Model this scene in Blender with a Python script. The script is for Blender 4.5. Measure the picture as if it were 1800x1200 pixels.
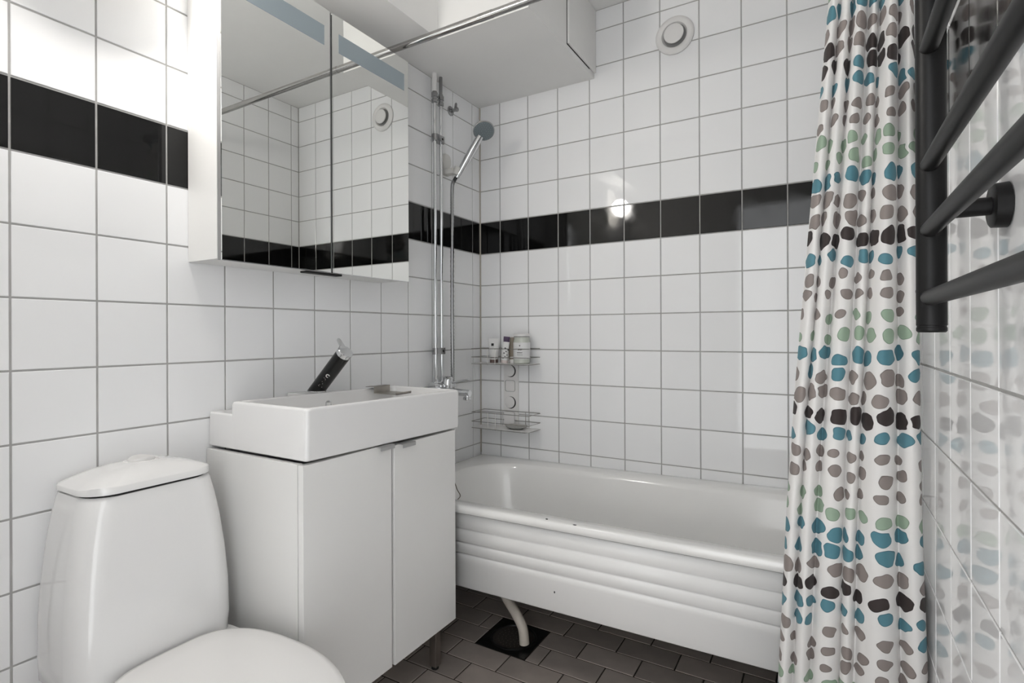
import bpy, bmesh, math, random
from mathutils import Vector, Matrix
random.seed(7)
for o_ in list(bpy.data.objects): bpy.data.objects.remove(o_)
S = bpy.context.scene
COL = S.collection

# ---------------------------------------------------------------- camera, world, exposure
cam_d = bpy.data.cameras.new('camera'); cam = bpy.data.objects.new('camera', cam_d); COL.objects.link(cam)
F_PX, YAW, ROLL = 938.41, -0.5304, -0.0040
cam_d.sensor_width = 36.0; cam_d.lens = F_PX / 1800 * 36
cam_d.shift_y = -(600 - 585.47) / 1800
cam_d.clip_start = 0.01
fw = Vector((math.sin(YAW), math.cos(YAW), 0)); rt = Vector((math.cos(YAW), -math.sin(YAW), 0)); up = rt.cross(fw)
rt2 = rt * math.cos(ROLL) + up * math.sin(ROLL); up2 = up * math.cos(ROLL) - rt * math.sin(ROLL)
M = Matrix((rt2, up2, -fw)).transposed().to_4x4(); M.translation = Vector((1.4442, -2.1602, 1.1081))
cam.matrix_world = M
S.camera = cam
W_ = bpy.data.worlds.new('world'); S.world = W_; W_.use_nodes = True
bg = W_.node_tree.nodes['Background']; bg.inputs[0].default_value = (0.97, 0.985, 1.0, 1); bg.inputs[1].default_value = 3.15
S.view_settings.view_transform = 'Standard'; S.view_settings.look = 'None'
S.view_settings.exposure = 0.0; S.view_settings.gamma = 1.0; S.view_settings.use_curve_mapping = False
LAMP_STRENGTH = 82.0

# ---------------------------------------------------------------- room numbers (metres)
T = 0.152            # tile pitch
B0 = 1.49            # underside of the black row
RW = 1.633           # right wall
FRONT = -2.32        # wall with the doorway, behind the camera
CEIL = 2.49
SOF = 2.20           # underside of the boxed-in pipework
TUB = lambda x: 0.524 + 0.0155 * x

# ---------------------------------------------------------------- materials
def lin(c):
    return tuple(((v / 255) / 12.92 if v / 255 <= 0.04045 else ((v / 255 + 0.055) / 1.055) ** 2.4) for v in c) + (1,)
def mat(name, col, rough=0.4, metal=0.0, coat=0.0, noise=0.0, nscale=8.0, bump=0.0, bscale=20.0, rand=0.0, emit=None, trans=0.0, ior=1.45, rvar=0.0):
    m = bpy.data.materials.new(name); m.use_nodes = True
    nt = m.node_tree; b = nt.nodes['Principled BSDF']
    b.inputs['Base Color'].default_value = col; b.inputs['Roughness'].default_value = rough
    b.inputs['Metallic'].default_value = metal; b.inputs['Coat Weight'].default_value = coat
    b.inputs['Coat Roughness'].default_value = 0.05
    b.inputs['Transmission Weight'].default_value = trans; b.inputs['IOR'].default_value = ior
    tc = nt.nodes.new('ShaderNodeTexCoord')
    if noise or rand:
        nz = nt.nodes.new('ShaderNodeTexNoise'); nz.inputs['Scale'].default_value = nscale; nz.inputs['Detail'].default_value = 4
        nt.links.new(tc.outputs['Object'], nz.inputs['Vector'])
        oi = nt.nodes.new('ShaderNodeObjectInfo')
        a = nt.nodes.new('ShaderNodeMath'); a.operation = 'MULTIPLY_ADD'; a.inputs[1].default_value = noise * 2; a.inputs[2].default_value = 1 - noise
        nt.links.new(nz.outputs['Fac'], a.inputs[0])
        c = nt.nodes.new('ShaderNodeMath'); c.operation = 'MULTIPLY_ADD'; c.inputs[1].default_value = rand * 2; c.inputs[2].default_value = 1 - rand
        nt.links.new(oi.outputs['Random'], c.inputs[0])
        d = nt.nodes.new('ShaderNodeMath'); d.operation = 'MULTIPLY'
        nt.links.new(a.outputs[0], d.inputs[0]); nt.links.new(c.outputs[0], d.inputs[1])
        v = nt.nodes.new('ShaderNodeVectorMath'); v.operation = 'SCALE'; v.inputs[0].default_value = col[:3]
        nt.links.new(d.outputs[0], v.inputs['Scale']); nt.links.new(v.outputs[0], b.inputs['Base Color'])
    if rvar:
        n3 = nt.nodes.new('ShaderNodeTexNoise'); n3.inputs['Scale'].default_value = 14; n3.inputs['Detail'].default_value = 5
        nt.links.new(tc.outputs['Object'], n3.inputs['Vector'])
        mr = nt.nodes.new('ShaderNodeMapRange'); mr.inputs[1].default_value = 0.35; mr.inputs[2].default_value = 0.75
        mr.inputs[3].default_value = rough; mr.inputs[4].default_value = rough + rvar
        nt.links.new(n3.outputs['Fac'], mr.inputs[0]); nt.links.new(mr.outputs[0], b.inputs['Roughness'])
    if bump:
        n2 = nt.nodes.new('ShaderNodeTexNoise'); n2.inputs['Scale'].default_value = bscale; n2.inputs['Detail'].default_value = 2
        nt.links.new(tc.outputs['Object'], n2.inputs['Vector'])
        bp = nt.nodes.new('ShaderNodeBump'); bp.inputs['Strength'].default_value = bump; bp.inputs['Distance'].default_value = 0.002
        nt.links.new(n2.outputs['Fac'], bp.inputs['Height']); nt.links.new(bp.outputs[0], b.inputs['Normal'])
    if emit:
        b.inputs['Emission Color'].default_value = emit[0]; b.inputs['Emission Strength'].default_value = emit[1]
    return m
g = lambda v: (v, v, v, 1)
MT = {}
MT['tile'] = mat('white_glazed_tile', (0.865, 0.868, 0.873, 1), 0.018, rand=0.015, noise=0.01)
MT['tile_black'] = mat('black_glazed_tile', g(0.003), 0.03, rand=0.05, bump=0.03, bscale=10, rvar=0.10)
MT['grout'] = mat('grey_grout', (0.40, 0.395, 0.385, 1), 0.9, noise=0.2, nscale=25)
MT['sealant'] = mat('yellowed_sealant', (0.42, 0.39, 0.34, 1), 0.5, noise=0.3, nscale=12)
MT['floor'] = mat('brown_grey_floor_tile', (0.36, 0.315, 0.285, 1), 0.42, rand=0.16, noise=0.22, nscale=14, bump=0.12, bscale=60)
MT['floor_grout'] = mat('dark_floor_grout', (0.035, 0.028, 0.023, 1), 0.9, noise=0.3, nscale=20)
MT['paint'] = mat('matt_white_paint', (0.84, 0.835, 0.82, 1), 0.7, noise=0.02, bump=0.05, bscale=120)
MT['plaster'] = mat('ceiling_paint', (0.84, 0.835, 0.82, 1), 0.8, noise=0.02, bump=0.06, bscale=90)
MT['ceramic'] = mat('sanitary_ceramic', (0.80, 0.795, 0.79, 1), 0.12, coat=0.5, noise=0.01)
MT['enamel'] = mat('tub_enamel', (0.85, 0.845, 0.83, 1), 0.16, coat=0.3, noise=0.02, nscale=5)
MT['panel'] = mat('tub_panel_lacquer', (0.80, 0.795, 0.785, 1), 0.30, noise=0.02, nscale=4)
MT['foil'] = mat('white_cabinet_foil', (0.79, 0.785, 0.77, 1), 0.42, noise=0.015, nscale=6)
MT['seat'] = mat('toilet_seat_plastic', (0.83, 0.82, 0.81, 1), 0.22)
MT['plastic'] = mat('white_plastic', (0.74, 0.73, 0.72, 1), 0.35)
MT['holder'] = mat('cream_holder_plastic', (0.62, 0.61, 0.58, 1), 0.4)
MT['greyplastic'] = mat('grey_plastic', (0.24, 0.24, 0.24, 1), 0.4)
MT['black'] = mat('black_rubber_and_gap_shade', g(0.008), 0.6)  # rubber parts, and also the black of the painted gap shade
MT['matblack'] = mat('matt_black_steel', (0.008, 0.0078, 0.008, 1), 0.42, noise=0.1, nscale=40)
MT['matblack'].node_tree.nodes['Principled BSDF'].inputs['Specular IOR Level'].default_value = 0.28
MT['gloss_black'] = mat('black_lacquer', g(0.003), 0.25, noise=0.2)
MT['chrome'] = mat('chrome', (0.68, 0.69, 0.70, 1), 0.10, metal=1.0, noise=0.03)
MT['dullchrome'] = mat('worn_chrome', (0.34, 0.34, 0.345, 1), 0.18, metal=1.0, noise=0.1)
MT['rod'] = mat('greyed_rod_chrome', (0.46, 0.45, 0.44, 1), 0.16, metal=1.0, noise=0.05)
MT['wire'] = mat('caddy_wire_steel', (0.33, 0.32, 0.30, 1), 0.28, metal=1.0, noise=0.1)
MT['steel'] = mat('brushed_steel', (0.36, 0.34, 0.31, 1), 0.35, metal=1.0, noise=0.25, nscale=30)
MT['legsteel'] = mat('leg_steel', (0.30, 0.27, 0.25, 1), 0.32, metal=0.9, noise=0.2)
MT['mirror'] = mat('mirror_glass', (0.92, 0.93, 0.91, 1), 0.0, metal=1.0)
MT['frost'] = mat('frosted_light_strip', (0.30, 0.355, 0.385, 1), 0.28, noise=0.02)
MT['hose'] = mat('cream_drain_hose', (0.62, 0.57, 0.50, 1), 0.45, noise=0.05)
MT['grate'] = mat('drain_grate_metal', g(0.015), 0.32, metal=0.4, noise=0.3, nscale=60, bump=0.3, bscale=50)
MT['spray'] = mat('shower_face_grey', (0.16, 0.19, 0.205, 1), 0.35)
MT['spraydark'] = mat('spray_nozzle_rubber', (0.30, 0.33, 0.34, 1), 0.5)
MT['tube_white'] = mat('white_tube', (0.72, 0.72, 0.71, 1), 0.35)
MT['tube_pink'] = mat('pale_pink_tube', (0.66, 0.58, 0.56, 1), 0.35)
MT['purple'] = mat('purple_band', (0.045, 0.018, 0.065, 1), 0.4)
MT['brown'] = mat('brown_cap', (0.14, 0.095, 0.085, 1), 0.4)
MT['bronze'] = mat('bronze_tube', (0.20, 0.165, 0.125, 1), 0.35)
MT['ink'] = mat('dark_ink', g(0.015), 0.6)
MT['glass'] = mat('greenish_jar_glass', (0.52, 0.54, 0.49, 1), 0.12, noise=0.05)
MT['label'] = mat('paper_label', (0.74, 0.74, 0.74, 1), 0.5)
MT['dish'] = mat('grey_glass_dish', (0.42, 0.42, 0.40, 1), 0.15)
MT['globe'] = mat('opal_lamp_glass', (0.9, 0.9, 0.88, 1), 0.3, emit=((1.0, 0.965, 0.92, 1), LAMP_STRENGTH))
MT['chain'] = mat('plug_cord', (0.10, 0.075, 0.05, 1), 0.5)
MT['handle'] = mat('pale_grey_handle_metal', (0.42, 0.42, 0.42, 1), 0.4, metal=0.3)
MT['wood'] = mat('door_frame_paint', (0.72, 0.72, 0.70, 1), 0.4, noise=0.02)

def curtain_material():
    m = bpy.data.materials.new('dotted_curtain_fabric'); m.use_nodes = True
    nt = m.node_tree; N = nt.nodes; Lk = nt.links; b = N['Principled BSDF']
    b.inputs['Roughness'].default_value = 0.65
    b.inputs['Sheen Weight'].default_value = 0.1
    uv = N.new('ShaderNodeUVMap'); uv.uv_map = 'UVMap'
    cu, cell = 0.0545, 0.0435
    sc = N.new('ShaderNodeVectorMath'); sc.operation = 'MULTIPLY'; sc.inputs[1].default_value = (1 / cu, 1 / cell, 1)
    Lk.new(uv.outputs[0], sc.inputs[0])
    nz = N.new('ShaderNodeTexNoise'); nz.noise_dimensions = '2D'; nz.inputs['Scale'].default_value = 1.4; nz.inputs['Detail'].default_value = 1
    Lk.new(sc.outputs[0], nz.inputs['Vector'])
    sub = N.new('ShaderNodeVectorMath'); sub.operation = 'SUBTRACT'; sub.inputs[1].default_value = (.5, .5, .5)
    Lk.new(nz.outputs['Color'], sub.inputs[0])
    s2 = N.new('ShaderNodeVectorMath'); s2.operation = 'SCALE'; s2.inputs['Scale'].default_value = 0.30
    Lk.new(sub.outputs[0], s2.inputs[0])
    ad = N.new('ShaderNodeVectorMath'); ad.operation = 'ADD'; Lk.new(sc.outputs[0], ad.inputs[0]); Lk.new(s2.outputs[0], ad.inputs[1])
    vo = N.new('ShaderNodeTexVoronoi'); vo.voronoi_dimensions = '2D'; vo.feature = 'F1'; vo.inputs['Scale'].default_value = 1; vo.inputs['Randomness'].default_value = 0.46
    ve = N.new('ShaderNodeTexVoronoi'); ve.voronoi_dimensions = '2D'; ve.feature = 'DISTANCE_TO_EDGE'; ve.inputs['Scale'].default_value = 1; ve.inputs['Randomness'].default_value = 0.46
    Lk.new(ad.outputs[0], vo.inputs['Vector']); Lk.new(ad.outputs[0], ve.inputs['Vector'])
    sp = N.new('ShaderNodeSeparateXYZ'); Lk.new(vo.outputs['Position'], sp.inputs[0])
    def math_(op, a, bb=None, c=None):
        n = N.new('ShaderNodeMath'); n.operation = op
        for i, v in enumerate((a, bb, c)):
            if v is None: continue
            if isinstance(v, (int, float)): n.inputs[i].default_value = v
            else: Lk.new(v, n.inputs[i])
        return n.outputs[0]
    # fraction of the 0.40 m repeat, counted downwards from the first green row
    f = math_('FRACT', math_('MULTIPLY_ADD', sp.outputs['Y'], -cell / 0.40, 0.747 / 0.40 + 4))
    ramp = N.new('ShaderNodeValToRGB'); ramp.color_ramp.interpolation = 'CONSTANT'
    stops = [(0, (160, 182, 160)), (0.17, (88, 140, 154)), (0.335, (152, 142, 138)), (0.50, (58, 49, 48)), (0.61, (92, 142, 156)), (0.735, (150, 140, 136))]
    el = ramp.color_ramp.elements
    el[0].position = 0; el[0].color = lin(stops[0][1]); el[1].position = stops[1][0]; el[1].color = lin(stops[1][1])
    for p_, c_ in stops[2:]:
        e = el.new(p_); e.color = lin(c_)
    Lk.new(f, ramp.inputs[0])
    rr = N.new('ShaderNodeValToRGB'); rr.color_ramp.interpolation = 'CONSTANT'
    e2 = rr.color_ramp.elements; e2[0].position = 0; e2[0].color = g(0.33); e2[1].position = 0.17; e2[1].color = g(0.405)
    x = e2.new(0.335); x.color = g(0.395); x = e2.new(0.5); x.color = g(0.43); x = e2.new(0.61); x.color = g(0.35); x = e2.new(0.735); x.color = g(0.30)
    Lk.new(f, rr.inputs[0])
    sc2 = N.new('ShaderNodeSeparateColor'); Lk.new(vo.outputs['Color'], sc2.inputs[0])
    rad = math_('MULTIPLY', rr.outputs['Color'], math_('MULTIPLY_ADD', sc2.outputs[0], 0.30, 0.82))
    d1 = math_('SUBTRACT', rad, vo.outputs['Distance'])
    d2 = math_('SUBTRACT', ve.outputs['Distance'], 0.055)
    dm = N.new('ShaderNodeMath'); dm.operation = 'SMOOTH_MIN'; dm.inputs[2].default_value = 0.05
    Lk.new(d1, dm.inputs[0]); Lk.new(d2, dm.inputs[1])
    mask = math_('GREATER_THAN', dm.outputs[0], 0.0)
    inner = math_('GREATER_THAN', dm.outputs[0], 0.035)
    edge = N.new('ShaderNodeMix'); edge.data_type = 'RGBA'
    dk = N.new('ShaderNodeVectorMath'); dk.operation = 'SCALE'; dk.inputs['Scale'].default_value = 0.72; Lk.new(ramp.outputs[0], dk.inputs[0])
    Lk.new(inner, edge.inputs[0]); Lk.new(dk.outputs[0], edge.inputs[6]); Lk.new(ramp.outputs[0], edge.inputs[7])
    mx = N.new('ShaderNodeMix'); mx.data_type = 'RGBA'
    Lk.new(mask, mx.inputs[0]); mx.inputs[6].default_value = (0.90, 0.885, 0.87, 1); Lk.new(edge.outputs[2], mx.inputs[7])
    Lk.new(mx.outputs[2], b.inputs['Base Color'])
    tr = N.new('ShaderNodeBsdfTranslucent'); Lk.new(mx.outputs[2], tr.inputs[0])
    ms = N.new('ShaderNodeMixShader'); ms.inputs[0].default_value = 0.22
    Lk.new(b.outputs[0], ms.inputs[1]); Lk.new(tr.outputs[0], ms.inputs[2])
    Lk.new(ms.outputs[0], N['Material Output'].inputs[0])
    return m
MT['curtain'] = curtain_material()

# ---------------------------------------------------------------- mesh helpers
class MB:
    """collects shapes, then links them as one mesh object"""
    def __init__(s): s.v = []; s.f = []
    def add(s, vs, fs):
        n = len(s.v); s.v += [tuple(v) for v in vs]; s.f += [tuple(i + n for i in f) for f in fs]; return s
    def box(s, a, b, bev=0.0):
        (x0, y0, z0), (x1, y1, z1) = a, b
        if bev <= 0:
            vs = [(x, y, z) for z in (z0, z1) for y in (y0, y1) for x in (x0, x1)]
            return s.add(vs, [(0, 2, 3, 1), (4, 5, 7, 6), (0, 1, 5, 4), (2, 6, 7, 3), (0, 4, 6, 2), (1, 3, 7, 5)])
        bm = bmesh.new(); bmesh.ops.create_cube(bm, size=1)
        for v in bm.verts:
            v.co = Vector(((x0 + x1) / 2 + v.co.x * (x1 - x0), (y0 + y1) / 2 + v.co.y * (y1 - y0), (z0 + z1) / 2 + v.co.z * (z1 - z0)))
        bmesh.ops.bevel(bm, geom=bm.edges[:], offset=bev, segments=2, affect='EDGES', profile=0.5)
        bm.verts.index_update()
        s.add([v.co for v in bm.verts], [[v.index for v in f.verts] for f in bm.faces]); bm.free(); return s
    def loft(s, rings, cap0=True, cap1=True, closed=True):
        n = len(rings[0]); vs = [p for r in rings for p in r]; fs = []
        for k in range(len(rings) - 1):
            for i in range(n if closed else n - 1):
                j = (i + 1) % n
                fs.append((k * n + i, k * n + j, (k + 1) * n + j, (k + 1) * n + i))
        if cap0: fs.append(tuple(reversed(range(n))))
        if cap1: fs.append(tuple(range((len(rings) - 1) * n, len(rings) * n)))
        return s.add(vs, fs)
    def tube(s, pts, r, n=12, caps=True):
        pts = [Vector(p) for p in pts]; rings = []; prev = None
        for i, p in enumerate(pts):
            a = pts[max(0, i - 1)]; b = pts[min(len(pts) - 1, i + 1)]; d = (b - a).normalized()
            if prev is None:
                h = Vector((0, 0, 1)) if abs(d.z) < 0.9 else Vector((1, 0, 0)); u = d.cross(h).normalized()
            else:
                u = (prev - d * prev.dot(d)).normalized()
            prev = u; w = d.cross(u); rr = r[i] if isinstance(r, (list, tuple)) else r
            rings.append([p + (u * math.cos(t) + w * math.sin(t)) * rr for t in [2 * math.pi * k / n for k in range(n)]])
        return s.loft(rings, caps, caps)
    def lathe(s, o, axis, prof, n=32):
        """prof: list of (distance along axis, radius)"""
        o = Vector(o); ax = Vector(axis).normalized(); h = Vector((0, 0, 1)) if abs(ax.z) < 0.9 else Vector((1, 0, 0))
        u = ax.cross(h).normalized(); w = ax.cross(u)
        rings = [[o + ax * t + (u * math.cos(a) + w * math.sin(a)) * max(r, 1e-5) for a in [2 * math.pi * k / n for k in range(n)]] for t, r in prof]
        return s.loft(rings)
    def build(s, name, m, parent=None, smooth=False, **kw):
        me = bpy.data.meshes.new(name); me.from_pydata(s.v, [], s.f); me.validate()
        bm = bmesh.new(); bm.from_mesh(me); bmesh.ops.recalc_face_normals(bm, faces=bm.faces[:]); bm.to_mesh(me); bm.free()
        if smooth:
            ang = math.radians(38 if smooth is True else smooth)
            me.shade_smooth(); me.set_sharp_from_angle(angle=ang)
        ob = bpy.data.objects.new(name, me); COL.objects.link(ob)
        if m: me.materials.append(MT[m])
        if parent: ob.parent = parent
        tag(ob, **kw); return ob
def tag(o, label=None, cat=None, group=None, kind=None):
    if label: o['label'] = label
    if cat: o['category'] = cat
    if group: o['group'] = group
    if kind: o['kind'] = kind
    return o
def thing(name, label, cat, loc=(0, 0, 0), group=None, rot=None):
    o = bpy.data.objects.new(name, None); COL.objects.link(o); o.empty_display_size = 0.05
    o.location = loc
    if rot: o.rotation_euler = rot
    return tag(o, label, cat, group)
def rr_ring(x0, x1, y0, y1, r, z, n=8, zf=None):
    """rounded rectangle ring, counter-clockwise"""
    out = []
    for cx, cy, a0 in ((x1 - r, y1 - r, 0), (x0 + r, y1 - r, 90), (x0 + r, y0 + r, 180), (x1 - r, y0 + r, 270)):
        for k in range(n + 1):
            a = math.radians(a0 + 90 * k / n); x = cx + r * math.cos(a); y = cy + r * math.sin(a)
            out.append(Vector((x, y, z + (zf(x) if zf else 0))))
    return out
def smooth_path(pts, n=8):
    pts = [Vector(p) for p in pts]; out = []
    for i in range(len(pts) - 1):
        p0 = pts[max(0, i - 1)]; p1 = pts[i]; p2 = pts[i + 1]; p3 = pts[min(len(pts) - 1, i + 2)]
        for k in range(n):
            t = k / n
            out.append(0.5 * ((2 * p1) + (p2 - p0) * t + (2 * p0 - 5 * p1 + 4 * p2 - p3) * t * t + (3 * p1 - p0 - 3 * p2 + p3) * t ** 3))
    out.append(pts[-1]); return out

# ---------------------------------------------------------------- room shell
GR = 0.0022           # grout lies this far behind the tile faces
def struct(name, mb, m, parent=None): return mb.build(name, m, parent, kind=None if parent else 'structure')
wall_left = struct('wall_left', MB().box((-0.10, FRONT - 0.1, 0), (-GR, 0.10, CEIL)), 'grout')
wall_back = struct('wall_back', MB().box((-GR, GR, 0), (RW + GR, 0.10, CEIL)), 'grout')
wall_right = struct('wall_right', MB().box((RW + GR, FRONT - 0.1, 0), (RW + 0.10, 0.10, CEIL)), 'grout')
D0, D1, DH = 0.86, 1.60, 2.10
wf = MB().box((-GR, FRONT - 0.1, 0), (D0, FRONT, CEIL)); wf.box((D0, FRONT - 0.1, DH), (RW + GR, FRONT, CEIL)); wf.box((D1, FRONT - 0.1, 0), (RW + GR, FRONT, DH))
wall_front = struct('wall_front', wf, 'paint')
floor = struct('floor', MB().box((-0.10, FRONT - 0.1, -0.10), (RW + 0.10, 0.10, -0.0025)), 'floor_grout')
ceiling = struct('ceiling', MB().box((-0.10, FRONT - 0.1, CEIL), (RW + 0.10, 0.10, CEIL + 0.1)), 'plaster')
for i, (nm, mb_, lb) in enumerate((
        ('trim_1', MB().box((-GR, FRONT, SOF), (0.21, -0.588, CEIL)), 'painted boxing above the mirror cabinet along the tiled wall'),
        ('trim_2', MB().box((-GR, -0.588, SOF), (0.592, GR, CEIL)), 'deep painted boxing hanging from the ceiling above the bathtub'))):
    o = struct(nm, mb_, 'paint'); o['label'] = lb
    if i == 1:
        MB().box((0.592, -0.2835, 2.2175), (0.5935, -0.0558, CEIL - 0.004)).build('panel_gap_shade', 'black', o)  # black sheet painted as the shade in the gap round the panel
        MB().box((0.5935, -0.281, 2.221), (0.602, -0.004, CEIL - 0.003), 0.001).build('access_panel', 'paint', o)
fr = MB().box((D0 - 0.06, FRONT, 0), (D0, FRONT + 0.012, DH + 0.06)); fr.box((D0, FRONT, DH), (D1 + 0.03, FRONT + 0.012, DH + 0.06))
o = struct('trim_3', fr, 'wood'); o['label'] = 'painted door architrave around the open doorway'
MB().tube([(0.0015, -0.0015, TUB(0) + 0.01), (0.0015, -0.0015, SOF - 0.001)], 0.0042, 8).build('corner_sealant', 'sealant', wall_back)

_tm = {}
def tile_mesh(w, h, m, d=0.0062, c=0.0011):
    k = (round(w, 4), round(h, 4), m)
    if k not in _tm:
        hw, hh = w / 2, h / 2
        vs = []
        for (a, b, z) in ((hw, hh, -d), (hw, hh, -c), (hw - c, hh - c, 0)):
            vs += [(-a, -b, z), (a, -b, z), (a, b, z), (-a, b, z)]
        fs = [(8, 9, 10, 11)]
        for q in (0, 4):
            for i in range(4): j = (i + 1) % 4; fs.append((q + i, q + j, q + 4 + j, q + 4 + i))
        me = bpy.data.meshes.new('tile'); me.from_pydata(vs, [], fs); me.materials.append(MT[m]); _tm[k] = me
    return _tm[k]
def lay(parent, origin, ux, uy, us, vs, pick, skip=None, joint=0.0043, tilt=0.0012):
    """tiles between successive joint lines us x vs on the plane origin + u*ux + v*uy"""
    ux = Vector(ux); uy = Vector(uy); n = ux.cross(uy)
    for i in range(len(us) - 1):
        for j in range(len(vs) - 1):
            u0, u1, v0, v1 = us[i], us[i + 1], vs[j], vs[j + 1]
            if u1 - u0 < 0.012 or v1 - v0 < 0.012: continue
            if skip and skip((u0 + u1) / 2, (v0 + v1) / 2): continue
            ob = bpy.data.objects.new('tile', tile_mesh(u1 - u0 - joint, v1 - v0 - joint, pick(j)))
            c = Vector(origin) + ux * ((u0 + u1) / 2) + uy * ((v0 + v1) / 2)
            R = Matrix((ux, uy, n)).transposed() @ Matrix.Rotation(random.gauss(0, tilt), 3, 'X') @ Matrix.Rotation(random.gauss(0, tilt), 3, 'Y')
            mw = R.to_4x4(); mw.translation = c - n * 0.0002
            ob.matrix_world = mw; COL.objects.link(ob); ob.parent = parent
def lines(a, b, first):
    """joint lines at first + k*T clipped to a..b, with both ends"""
    k0 = math.ceil((a - first) / T + 0.05); out = [a]
    k = k0
    while first + k * T < b - 0.006: out.append(first + k * T); k += 1
    return out + [b]
rows = lines(0.0, CEIL, B0)
black_row = min(range(len(rows)), key=lambda i: abs(rows[i] - B0))
pick = lambda j: 'tile_black' if j == black_row else 'tile'
lay(wall_left, (0, 0, 0), (0, 1, 0), (0, 0, 1), lines(FRONT, 0, -0.0632), [r for r in rows if r < SOF] + [SOF], pick)
lay(wall_back, (0, 0, 0), (1, 0, 0), (0, 0, 1), lines(0, RW, 0.1134), rows, pick,
    skip=lambda u, v: (u < 0.53 and v > 2.26) or v < 0.2)
lay(wall_right, (RW, 0, 0), (0, -1, 0), (0, 0, 1), lines(0, -FRONT, 0.9638 - 6 * T), rows, pick, skip=lambda u, v: u > 2.25)
# floor: 0.2 x 0.1 m in half bond, with a cut-out for the drain
DR = (0.358, 0.560, -0.578, -0.378)
y = -0.58 - 18 * 0.1; r = 0
ylist = [-0.58 + 0.1 * k for k in range(-18, 6)] + [0.0]
for k in range(-18, 6):
    y0 = max(-0.58 + 0.1 * k, FRONT); y1 = min(-0.58 + 0.1 * (k + 1), 0.0)
    if y1 - y0 < 0.02: continue
    off = 0.107 if k % 2 else 0.013
    xs = [0.0] + [off + 0.2 * i for i in range(9) if 0.02 < off + 0.2 * i < RW - 0.02] + [RW]
    spans = []
    for a, b in zip(xs, xs[1:]):
        if y1 > DR[2] + 0.02 and y0 < DR[3] - 0.02:
            if a < DR[0]:
                spans.append((a, min(b, DR[0])))
            if b > DR[1]: spans.append((max(a, DR[1]), b))
        else: spans.append((a, b))
    for a, b in spans:
        if b - a > 0.015: lay(floor, (0, 0, 0), (1, 0, 0), (0, 1, 0), [a, b], [y0, y1], lambda j: 'floor', joint=0.005, tilt=0.002)

# ---------------------------------------------------------------- bathtub
tub = thing('bathtub', 'white enamelled bathtub along the tiled back wall', 'bathtub', (0.8, -0.35, 0))
def rel(o, p): o.parent = p; o.matrix_parent_inverse = Matrix.Translation(-p.location)
X0, X1, Y0, Y1 = 0.004, RW - 0.004, -0.703, -0.004
slope = lambda x: 0.0155 * x
base = 0.524
def ring(ix0, ix1, iy0, iy1, r, dz, sl=True):
    return rr_ring(X0 + ix0, X1 - ix1, Y0 + iy0, Y1 - iy1, r, base + dz, 10, slope if sl else None)
rings = [ring(0.006, 0.006, 0.005, 0.002, .012, -0.027), ring(0, 0, 0.0, 0, .014, -0.024), ring(0, 0, 0.0, 0, .014, -0.004), ring(.003, .003, .004, .002, .016, 0.0),
         ring(.012, .01, .012, .006, .02, 0.001), ring(.085, .060, .053, .082, .21, -0.001), ring(.090, .064, .057, .087, .212, -0.004),
         ring(.097, .070, .062, .096, .215, -0.022), ring(.13, .10, .082, .125, .20, -0.16), ring(.18, .15, .10, .15, .20, -0.28),
         ring(.25, .22, .15, .20, .17, -0.335), ring(.40, .35, .25, .28, .09, -0.345)]
shell = MB().loft(rings, cap0=False).build('tub_shell', 'enamel', smooth=60); rel(shell, tub)
# underside of the shell, so it has thickness
rings2 = [ring(.006, .006, .006, .002, .012, -0.028), ring(.02, .02, .03, .02, .03, -0.026), ring(.09, .075, .07, .09, .19, -0.04), ring(.12, .09, .075, .115, .2, -0.16), ring(.17, .14, .09, .14, .2, -0.29), ring(.25, .22, .15, .20, .17, -0.345)]
o = MB().loft(rings2, cap0=False).build('tub_underside', 'greyplastic', smooth=60); rel(o, tub)
prof = [(-0.025, -.010), (-0.027, 0.002), (-0.078, 0.004), (-0.081, 0.0015), (-0.084, 0.006), (-0.122, 0.0095), (-0.1245, 0.0060), (-0.128, 0.0105),
        (-0.136, 0.0120), (-0.158, 0.0125), (-0.1605, 0.0090), (-0.164, 0.0130), (-0.172, 0.0145), (-0.180, 0.0145), (-0.190, 0.0115), (-0.274, 0.008), (-0.277, 0.006), (-0.277, -0.012)]
pr = []
for x in (X0 + 0.012, X1 - 0.012):
    pr.append([Vector((x, Y0 + 0.0175 - d, base + dz + slope(x))) for dz, d in prof])
panel = MB().loft(pr, False, False, closed=False).build('front_panel', 'panel', smooth=25); rel(panel, tub); panel['label'] = 'ribbed white front panel'
sm = panel.modifiers.new('thick', 'SOLIDIFY'); sm.thickness = 0.0015; sm.offset = -1
for lx in (0.16, 1.50):
    for ly in (-0.50, -0.15):
        o = MB().lathe((lx, ly, 0.0), (0, 0, 1), [(0, 0.02), (0.012, 0.02), (0.014, 0.008), (0.185, 0.008)], 12).build('leg', 'legsteel', smooth=True); rel(o, tub)
hose = smooth_path([(0.31, -0.36, 0.19), (0.36, -0.42, 0.165), (0.425, -0.475, 0.138), (0.487, -0.507, 0.105), (0.517, -0.513, 0.065), (0.5245, -0.514, 0.012)], 8)
o = MB().tube(hose, 0.0175, 16).build('drain_hose', 'hose', smooth=True); rel(o, tub); o['label'] = 'cream plastic drain hose'
for cx, cy, dz, s in ((0.705, Y0 + 0.010, 0.0030, 0.0028), (0.800, Y0 + 0.0065, 0.001, 0.0045)):
    z = base + slope(cx) + dz
    o = MB().loft([[Vector((cx + s * (1.5 if k % 2 else 1.0) * math.cos(k * .7), cy + s * .55 * math.sin(k * .7), z + q)) for k in range(9)] for q in (-0.002, 0.0004)]).build('enamel_chip', 'ink'); rel(o, tub)
o = MB().box((0.7305, Y0 + 0.0045, 0.318), (0.7335, Y0 + 0.009, 0.3235), 0.0008).build('enamel_chip', 'ink'); rel(o, tub)
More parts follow.
